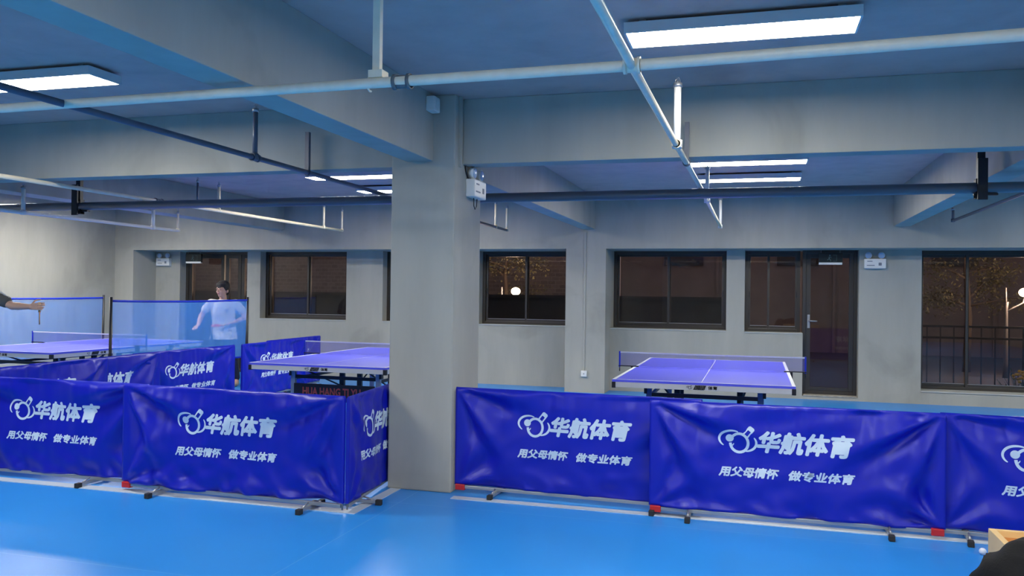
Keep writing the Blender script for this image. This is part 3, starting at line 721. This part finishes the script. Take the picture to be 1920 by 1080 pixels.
# ---------------------------------------------------------------- crate and jacket at the lower right, ball
t = thing('wooden_crate', 'open-topped pale wooden crate at the lower right corner', 'crate', (.72, 2.56, 0))
bm = nb(); W_, D_, H_ = .9, .46, .765
box(bm, 0, .02, 0, D_, 0, H_, .002); box(bm, W_-.02, W_, 0, D_, 0, H_, .002); box(bm, .02, W_-.02, D_-.02, D_, 0, H_, .002); box(bm, .02, W_-.02, 0, .02, 0, H_, .002)
obj('side_panel', bm, WOOD, t)
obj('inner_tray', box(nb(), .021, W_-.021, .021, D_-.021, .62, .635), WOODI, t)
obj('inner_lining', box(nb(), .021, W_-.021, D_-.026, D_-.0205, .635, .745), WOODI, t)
def cloth_lump():
    bm = nb(); q = bmesh.ops.create_icosphere(bm, subdivisions=6, radius=1.0)
    for v in bm.verts:
        p = v.co.copy(); n_ = p.normalized()
        sg = lambda a, e: math.copysign(abs(a)**e, a)
        s = Vector((sg(p.x, .42)*.37, sg(p.y, .8)*.18, sg(p.z, .42)*.43))
        # two humps on the top
        hump = .028*math.exp(-((s.x+.27)/.07)**2)+.03*math.exp(-((s.x-.10)/.16)**2)
        if p.z > 0: s.z += hump*p.z
        f = .022*noise.noise(Vector((s.x*5+s.z*6, s.y*5, s.z*2.5-s.x*5)))+.030*(.25-abs(noise.noise(Vector((s.x*9+s.z*8, s.y*9, s.z*4))))) + .012*math.sin(22*(s.x*.8+s.z*.7)+4*noise.noise(s*4))
        s += n_*f
        v.co = s+Vector((.860, 2.335, .447)); v.co.z = max(v.co.z, 0.0)
    for f in bm.faces: f.smooth = True
    return bm
tag(obj('jacket', cloth_lump(), JACKET), 'black jacket heaped against the wooden crate at the lower right corner', 'jacket')
bm = nb(); blob(bm, (1.291, 5.53, .02), (.02, .02, .02), seg=24); tag(obj('table_tennis_ball', bm, LINE), 'white ball on the blue floor beside the black jacket', 'ball')

# ---------------------------------------------------------------- people
def finger(bm, base, dirs, lens, r):
    p = Vector(base)
    for d, l, k in zip(dirs, lens, (1, .93, .85)):
        q = p+Vector(d).normalized()*l; capsule(bm, p, q, r*k, r*k*.93, 10); p = q
def hand(bm, wrist, fw, pn, side, curl=.5):
    """wrist point, forward direction, palm normal (direction the palm faces), side +1/-1 for the thumb side"""
    w = Vector(wrist); f = Vector(fw).normalized(); n = Vector(pn); n = (n-f*n.dot(f)).normalized(); s = f.cross(n)*side
    m = Matrix((s, f, n)).transposed()
    blob(bm, w+f*.05, (.040, .052, .016), m.to_euler() if False else None) if False else None
    for k, o in enumerate((.028, .010, -.010, -.028)):
        capsule(bm, w+f*.005+s*o*.6, w+f*.085+s*o, .015, .0105, 10)
    L = [(.040, .026, .020), (.044, .029, .022), (.040, .027, .021), (.031, .020, .018)]
    for k, o in enumerate((.030, .010, -.010, -.029)):
        c = curl*(1+.08*k); ds = [f*math.cos(c*a)+n*math.sin(c*a)+s*o*1.5 for a in (.5, 1.3, 2.0)]
        finger(bm, w+f*.088+s*o*1.02, ds, L[k], .0085)
    finger(bm, w+f*.025+s*.028, [f*.6+s*.9+n*.3, f*.85+s*.35+n*.5, f*.9+n*.5], (.040, .030, .024), .010)
def person(root_loc, rz, label, J, shirt, sleeve, trim=None, head_yaw=0.0, hat=None, build_face=True, racket=None):
    t = thing('person', label, 'person', root_loc, rz)
    b = nb()
    # legs
    for s in (-1, 1):
        hip, knee, ank = J['hip'][s], J['knee'][s], J['ank'][s]
        capsule(b, hip, knee, .088, .058); capsule(b, knee, (Vector(knee)*.6+Vector(ank)*.4), .056, .052); capsule(b, (Vector(knee)*.65+Vector(ank)*.35), ank, .054, .036)
        capsule(b, ank, Vector(ank)+Vector((s*.01, -.11, -.035)), .038, .030)
    pel = Vector(J['pelvis']); ch = Vector(J['chest']); nk = Vector(J['neck']); hd = Vector(J['head'])
    blob(b, pel, (.150, .105, .12)); capsule(b, pel, ch, .10, .105); blob(b, ch+Vector((0, 0, .0)), (.152, .098, .15))
    capsule(b, ch+Vector((0, 0, .06)), nk, .075, .055); capsule(b, nk, hd+Vector((0, .012, -.05)), .055, .052)
    for s in (-1, 1):
        sh, el, wr = Vector(J['sh'][s]), Vector(J['el'][s]), Vector(J['wr'][s])
        capsule(b, nk+Vector((0, .005, -.085)), sh+Vector((0, 0, -.012)), .040, .042); capsule(b, sh+Vector((0, 0, -.012)), el, .043, .040); capsule(b, el, el.lerp(wr, .4), .041, .039); capsule(b, el.lerp(wr, .3), wr, .039, .026)
        h = J['hand'][s]; hand(b, wr, h[0], h[1], h[2], h[3])
    # head, with the face turned by head_yaw
    hm = Matrix.Translation(hd) @ Matrix.Rotation(head_yaw, 4, 'Z') @ Matrix.Scale(1.06, 4)
    H = nb()
    blob(H, (0, .012, .022), (.076, .094, .092)); blob(H, (0, -.030, -.020), (.060, .058, .080)); blob(H, (0, -.052, -.078), (.030, .028, .026))
    blob(H, (0, -.045, .02), (.062, .045, .055))
    capsule(H, (0, -.087, .008), (0, -.104, -.024), .008, .0125, 10)                       # nose
    for s in (-1, 1):
        blob(H, (s*.030, -.070, -.022), (.024, .018, .022)); blob(H, (s*.078, .012, -.012), (.010, .020, .031)); blob(H, (s*.03, -.082, .022), (.026, .010, .007))
    blob(H, (0, -.084, -.050), (.020, .010, .010))
    bmesh.ops.transform(H, matrix=hm, verts=H.verts)
    me = bpy.data.meshes.new('h'); H.to_mesh(me); H.free(); b.from_mesh(me); bpy.data.meshes.remove(me)
    body = fused('body', b, SKIN, t, .0052, 3)
    # face details
    for s in (-1, 1):
        e = nb(); blob(e, (s*.030, -.0865, .002), (.013, .006, .0045), seg=12); bmesh.ops.transform(e, matrix=hm, verts=e.verts); obj('eye', e, DARKE, t)
        e = nb(); blob(e, (s*.031, -.091, .025), (.017, .004, .0035), seg=12); bmesh.ops.transform(e, matrix=hm, verts=e.verts); obj('eyebrow', e, HAIR, t)
    e = nb(); blob(e, (0, -.0925, -.050), (.019, .005, .0055), seg=14); bmesh.ops.transform(e, matrix=hm, verts=e.verts); obj('mouth', e, LIP, t)
    # hair: full cap with a fringe over the forehead
    h = nb()
    blob(h, (0, .026, .046), (.088, .098, .100)); blob(h, (0, .060, -.01), (.076, .060, .075))
    for s in (-1, 1): blob(h, (s*.070, .012, .030), (.020, .048, .048))
    rr = random.Random(5)
    for k in range(26):
        a = math.radians(-72+144*k/25); x = .078*math.sin(a); y = -.074*math.cos(a)-.008
        zl = .052+rr.uniform(-.018, .006)+.012*abs(math.sin(a))
        capsule(h, (x*.6, y*.5+.02, .118), (x*1.03, y*1.02+.004, .085), .016, .012, 8); capsule(h, (x*1.03, y*1.02+.004, .085), (x*1.02, y*1.06, zl-.012*(k % 3)), .012, .005, 8)
    bmesh.ops.transform(h, matrix=hm, verts=h.verts); fused('hair', h, HAIR, t, .005, 1)
    # shirt
    c = nb()
    hem = pel+Vector((0, 0, J.get('hem', -.10)))
    prev = None
    base = nk+Vector((0, .012, -.004)); secs = [(base, .070, .064), (base.lerp(ch, .12), .108, .084), (base.lerp(ch, .30), .158, .102), (base.lerp(ch, .55), .180, .122), (ch, .186, .130), (ch.lerp(pel, .5), .176, .128), (pel, .192, .148), (hem, .212, .172), (hem+Vector((0, 0, -.05)), .212, .172)]
    rings = []
    for p, a_, b_ in secs: rings.append([c.verts.new(p+Vector((a_*math.cos(2*PI*k/28), b_*math.sin(2*PI*k/28), 0))) for k in range(28)])
    for A, B in zip(rings, rings[1:]):
        for k in range(28): c.faces.new((A[k], A[(k+1) % 28], B[(k+1) % 28], B[k]))
    c.faces.new(rings[0]); c.faces.new(rings[-1][::-1]); bmesh.ops.recalc_face_normals(c, faces=c.faces)
    for s in (-1, 1):
        sh, el = Vector(J['sh'][s]), Vector(J['el'][s]); e2 = sh.lerp(el, sleeve)
        capsule(c, base+Vector((s*.04, 0, -.062)), sh+Vector((-s*.012, 0, -.010)), .052, .060); capsule(c, sh+Vector((-s*.01, 0, -.010)), e2, .060, .062)
        capsule(c, sh+Vector((-s*.05, 0, -.05)), sh.lerp(el, sleeve*.5)+Vector((-s*.02, 0, -.03)), .065, .045)
    me = evalmesh(c, [('REMESH', dict(mode='VOXEL', voxel_size=.009)), ('SMOOTH', dict(factor=.5, iterations=4))], 'shirt')
    bm2 = nb(); bm2.from_mesh(me); bpy.data.meshes.remove(me)
    for v in bm2.verts:
        w = noise.noise(Vector((v.co.x*9, v.co.y*9, v.co.z*5)))*.010+noise.noise(Vector((v.co.x*4+v.co.z*9, v.co.y*6, v.co.z*3)))*.012
        v.co += v.normal*w
    bmesh.ops.bisect_plane(bm2, geom=list(bm2.verts)+list(bm2.edges)+list(bm2.faces), plane_co=hem, plane_no=(0, 0, -1), clear_outer=True)
    for f in bm2.faces: f.smooth = True
    so = obj('shirt', bm2, shirt, t)
    if not trim:
        e = nb(); q = ch+Vector((.085, -.142, .045))
        for dx, dz, w_ in ((-.022, .012, .022), (.004, .016, .024), (.016, -.002, .018), (-.006, -.010, .014)): box(e, q.x+dx-w_/2, q.x+dx+w_/2, q.y-.004, q.y+.014, q.z+dz-.004, q.z+dz+.005, .002)
        obj('chest_print', e, mat('dark_blue_print', (.02, .03, .10), .7), so)
    if trim:
        for s in (-1, 1):
            sh, el = Vector(J['sh'][s]), Vector(J['el'][s]); e2 = sh.lerp(el, sleeve); d = (el-sh).normalized(); x, y = frame_of(d)
            bm = nb(); tube(bm, [sh+Vector((0, 0, .070)), sh.lerp(e2, .5)+Vector((0, 0, .075)), e2+d*.045+Vector((0, 0, .062))], .008, 8); obj('sleeve_piping', bm, trim, so)
    # trousers and shoes
    c = nb(); blob(c, pel+Vector((0, 0, -.02)), (.160, .115, .12))
    for s in (-1, 1):
        hip, knee, ank = Vector(J['hip'][s]), Vector(J['knee'][s]), Vector(J['ank'][s])
        capsule(c, hip, knee, .090, .074); capsule(c, knee, ank+Vector((0, 0, .05)), .076, .058)
    fused('trousers', c, TROUS, t, .011, 3)
    for s in (-1, 1):
        a = Vector(J['ank'][s]); c = nb(); g0 = -a.z
        capsule(c, a+Vector((0, .03, g0+.042)), a+Vector((s*.012, -.15, g0+.036)), .042, .036); capsule(c, a+Vector((0, .01, g0+.05)), a+Vector((0, 0, .005)), .042, .040)
        me = evalmesh(c, [('REMESH', dict(mode='VOXEL', voxel_size=.008)), ('SMOOTH', dict(factor=.5, iterations=2))], 'shoe')
        for v in me.vertices: v.co.z = max(v.co.z, .001)
        me.materials.clear(); me.materials.append(mat('tan_shoe', (.42, .30, .20), .6)); link('shoe', me, t)
    return t
def table_bat(loc, blade_dir, normal, label):
    """loc: middle of the handle"""
    d = Vector(blade_dir).normalized(); n = Vector(normal); n = (n-d*n.dot(d)).normalized(); s = d.cross(n)
    t = thing('table_tennis_bat', label, 'bat', loc)
    def disc(off, th):
        bm = nb(); P = []
        for k in range(36):
            a = 2*PI*k/36; x = .076*math.sin(a); y = .079*math.cos(a); P.append((x, y+.125))
        A = [bm.verts.new(d*y+s*x+n*(off)) for x, y in P]; B = [bm.verts.new(d*y+s*x+n*(off+th)) for x, y in P]
        bm.faces.new(A); bm.faces.new(B[::-1])
        for k in range(36): bm.faces.new((A[k], A[(k+1) % 36], B[(k+1) % 36], B[k]))
        return bm
    obj('blade', disc(-.003, .006), WOOD, t); obj('red_rubber', disc(.003, .003), mat('red_rubber', (.45, .03, .04), .5), t); obj('black_rubber', disc(-.006, .003), RUBBER, t)
    bm = nb(); tube(bm, [d*-.055, d*.0, d*.06], [.015, .012, .012], 10); obj('handle', bm, WOOD, t)
    return t
J1 = dict(pelvis=(0, .07, .86), chest=(0, .02, 1.14), neck=(0, -.02, 1.36), head=(0, -.065, 1.497), hem=-.13,
          hip={-1: (-.095, .06, .83), 1: (.095, .06, .83)}, knee={-1: (-.15, -.07, .46), 1: (.15, -.05, .46)}, ank={-1: (-.20, .04, .085), 1: (.20, .06, .085)},
          sh={-1: (-.195, .0, 1.31), 1: (.195, .0, 1.31)}, el={-1: (-.335, .02, 1.085), 1: (.335, .03, 1.07)}, wr={-1: (-.33, -.17, .955), 1: (.15, -.15, .985)},
          hand={-1: (Vector((-.15, -1, -.25)), Vector((0.2, 0, -1)), -1, .25), 1: (Vector((-1, -.5, -.15)), Vector((-.3, -.3, -1)), 1, .9)})
P1X, P1Y, P1R = -7.97, 11.36, math.radians(24)
person((P1X, P1Y, 0), P1R, 'black-haired person in a loose white T-shirt, seen through the sheer screen', J1, SHIRTW, .55, head_yaw=math.radians(-30))
m1 = Matrix.Translation((P1X, P1Y, 0)) @ Matrix.Rotation(P1R, 4, 'Z')
table_bat(m1 @ Vector((.065, -.195, .955)), m1.to_3x3() @ Vector((-1, -.35, -.05)), m1.to_3x3() @ Vector((0, -.2, 1)), 'table tennis bat held level in front of the white T-shirt')
J2 = dict(pelvis=(0, .04, .93), chest=(0, .0, 1.23), neck=(0, -.02, 1.46), head=(0, -.04, 1.61), hem=-.12,
          hip={-1: (-.095, .04, .90), 1: (.095, .04, .90)}, knee={-1: (-.14, -.05, .49), 1: (.14, -.05, .49)}, ank={-1: (-.17, .05, .085), 1: (.17, .05, .085)},
          sh={-1: (-.20, .0, 1.405), 1: (.20, .0, 1.40)}, el={-1: (-.425, .0, 1.305), 1: (.30, .02, 1.14)}, wr={-1: (-.625, -.03, 1.30), 1: (.22, -.20, 1.05)},
          hand={-1: (Vector((-1, -.1, .05)), Vector((0, -1, 0)), 1, 1.15), 1: (Vector((-.3, -1, -.1)), Vector((0, 0, -1)), 1, .5)})
P2X, P2Y, P2R = -7.775, 6.90, math.radians(180)
person((P2X, P2Y, 0), P2R, 'outstretched arm of a person in a dark grey sleeve at the left edge', J2, SHIRTG, .62, trim=SHIRTW)
m2 = Matrix.Translation((P2X, P2Y, 0)) @ Matrix.Rotation(P2R, 4, 'Z')
table_bat(m2 @ Vector((-.705, -.068, 1.295)), Vector((-.40, .40, -.8)), Vector((.70, .715, 0)), 'table tennis bat hanging edge-on from the hand at the left edge')

# ---------------------------------------------------------------- night outside the windows
GROUND = mat('dark_paving', (.05, .05, .05), .9); FAC = brick_mat(); PLAS = mat('dull_render', (.18, .155, .155), .9, var=.15, vscale=1.5)
struct('ground', box(nb(), -40, 30, YF, 45, -.35, -.15), GROUND)
bm = nb(); box(bm, -20, -4.9, 24, 25, -.15, 9)
t = thing('building', 'dim brown tiled building across the street, seen through the left windows', 'building', (-12, 24, -.15))
bmesh.ops.translate(bm, verts=bm.verts, vec=(12, -24, .15)); obj('facade', bm, FAC, t)
for k, x in enumerate((-16.5, -13.5, -10.2, -7.2)):
    obj('window', box(nb(), x+12-.7, x+12+.7, -.05, .02, 3.2, 4.6), mat('unlit_pane', (.02, .02, .025), .2), t)
    obj('ledge', box(nb(), x+12-.85, x+12+.85, -.10, .0, 3.08, 3.2), PLAS, t)
bm = nb(); box(bm, -4.2, 14, 27, 28, -.15, 9)
t = thing('building', 'dull rendered building across the street, seen through the right windows', 'building', (4, 27, -.15))
bmesh.ops.translate(bm, verts=bm.verts, vec=(-4, -27, .15)); obj('facade', bm, PLAS, t)
for x in (-2.2, 1.2, 5.5, 9):
    obj('window', box(nb(), x-4-.6, x-4+.6, -.05, .02, 2.6, 4.0), mat('unlit_pane', (.02, .02, .025), .2), t)
    obj('drainpipe', box(nb(), x-4+1.0, x-4+1.08, -.08, .0, 0, 9), PLAS, t)
bm = nb(); box(bm, -14, -.2, 16.2, 16.45, -.15, 1.42); box(bm, -14.05, -.15, 16.15, 16.5, 1.42, 1.48)
tag(obj('garden_wall', bm, mat('dark_masonry', (.035, .037, .045), .9)), 'low dark wall outside, behind the left and middle windows', 'wall')
def street_lamp(x, y, z, label, power):
    t = thing('street_lamp', label, 'street lamp', (x, y, -.15), 0, 'warm street lamps outside')
    o = -.15
    bm = nb(); tube(bm, [(-.35, 0, 0), (-.35, 0, .3), (-.35, 0, z-o-.35), (-.33, 0, z-o-.2)], [.06, .045, .035, .03], 10); tube(bm, [(-.35, 0, z-o-.42), (-.22, 0, z-o-.33), (-.03, 0, z-o-.22), (0, 0, z-o-.12)], .016, 8); tube(bm, [(-.35, 0, z-o-.3), (-.36, 0, z-o+.1)], .02, 8)
    obj('pole', bm, mat('pale_pole', (.12, .115, .11), .7), t)
    bm = nb(); blob(bm, (0, 0, z-o), (.115, .115, .095)); obj('globe', bm, emis('warm_globe', (1, .78, .48), 30), t)
    ld = bpy.data.lights.new('lamp', 'POINT'); ld.energy = power; ld.color = (1, .74, .54); ld.shadow_soft_size = .13
    lo = bpy.data.objects.new('lamp_light', ld); C.objects.link(lo); lo.parent = t; lo.location = (0, -.2, z-o+.02)
street_lamp(-5.70, 20.0, 1.56, 'glowing warm street lamp outside the window right of the column', 240)
street_lamp(5.42, 20.0, 1.66, 'glowing warm street lamp outside at the right edge, on a pale pole', 240)
def tree(x, y, h, label, seed, nleaf, spread, low):
    t = thing('tree', label, 'tree', (x, y, -.15), 0, 'leafy trees outside'); r = random.Random(seed)
    bm = nb(); tube(bm, [(0, 0, 0), (.05, .02, h*.3), (-.03, 0, h*.6), (.05, 0, h*.9)], [.09, .07, .05, .02], 10)
    tips = []
    for k in range(9):
        a = r.uniform(0, 6.28); z0 = r.uniform(low, h*.8); L = spread*r.uniform(.6, 1.1)
        e = Vector((L*math.cos(a), L*math.sin(a)*.6, z0+r.uniform(.0, .7))); tube(bm, [(0, 0, z0), e*.5+Vector((0, 0, z0*.5+.1)), e], [.03, .018, .006], 6); tips.append((Vector((0, 0, z0)), e))
    obj('trunk', bm, mat('bark', (.08, .06, .045), .9), t)
    bm = nb()
    for k in range(nleaf):
        a, e = r.choice(tips); p = a.lerp(e, r.uniform(.25, 1.1))+Vector((r.gauss(0, .16), r.gauss(0, .16), r.gauss(0, .14)))
        d = Vector((r.gauss(0, 1), r.gauss(0, 1), r.gauss(0, .6)-.3)).normalized(); x_, y_ = frame_of(d); l = r.uniform(.05, .11); w = l*.28
        V = [bm.verts.new(p), bm.verts.new(p+d*l*.5+x_*w), bm.verts.new(p+d*l+y_*w*.3), bm.verts.new(p+d*l*.5-x_*w)]; bm.faces.new(V)
    obj('foliage', bm, mat('leaves', (.16, .15, .075), .7), t)
tree(-6.3, 21.2, 3.6, 'leafy tree lit by the street lamp beyond the window right of the column', 2, 3600, 1.2, 1.5)
tree(4.6, 21.3, 4.2, 'leafy tree lit by the street lamp beyond the right-hand window', 7, 5200, 1.7, 1.4)
IRON = mat('weathered_iron', (.045, .045, .05), .6)
def fence():
    t = thing('iron_fence', 'black iron railing outside the large right window', 'fence', (1.9, 15.2, -.15))
    L = 6.0; n_ = 31; o = .15
    for z, nm in ((1.055, 'top_rail'), (.87, 'middle_rail'), (.10, 'bottom_rail')):
        obj(nm, box(nb(), 0, L, -.018, .018, z+o-.018, z+o+.018), IRON, t)
    for k in range(n_): obj('bar', box(nb(), k*.2-.009, k*.2+.009, -.009, .009, 0, 1.05+o), IRON, t)
fence()
def shrub(x, y, label):
    t = thing('flowering_shrub', label, 'shrub', (x, y, -.15)); r = random.Random(4)
    bm = nb(); fl = nb()
    for k in range(40):
        e = Vector((r.gauss(0, .14), r.gauss(0, .1), r.uniform(.15, .6))); tube(bm, [(0, 0, 0), e*.5+Vector((0, 0, .05)), e], .004, 5)
        for q in range(5):
            p = e*r.uniform(.4, 1); d = Vector((r.gauss(0, 1), r.gauss(0, 1), r.gauss(0, 1))).normalized(); x_, y_ = frame_of(d)
            V = [bm.verts.new(p), bm.verts.new(p+d*.04+x_*.014), bm.verts.new(p+d*.08), bm.verts.new(p+d*.04-x_*.014)]; bm.faces.new(V)
    for k in range(16): blob(fl, (r.gauss(0, .06), r.gauss(-.08, .04), .47+r.gauss(0, .06)), (.026, .026, .022), seg=8)
    obj('stems', bm, mat('shrub_green', (.05, .08, .02), .8), t); obj('blossoms', fl, mat('yellow_petals', (.85, .62, .02), .6), t)
shrub(3.85, 14.55, 'small shrub with yellow blossoms outside, low at the right edge')
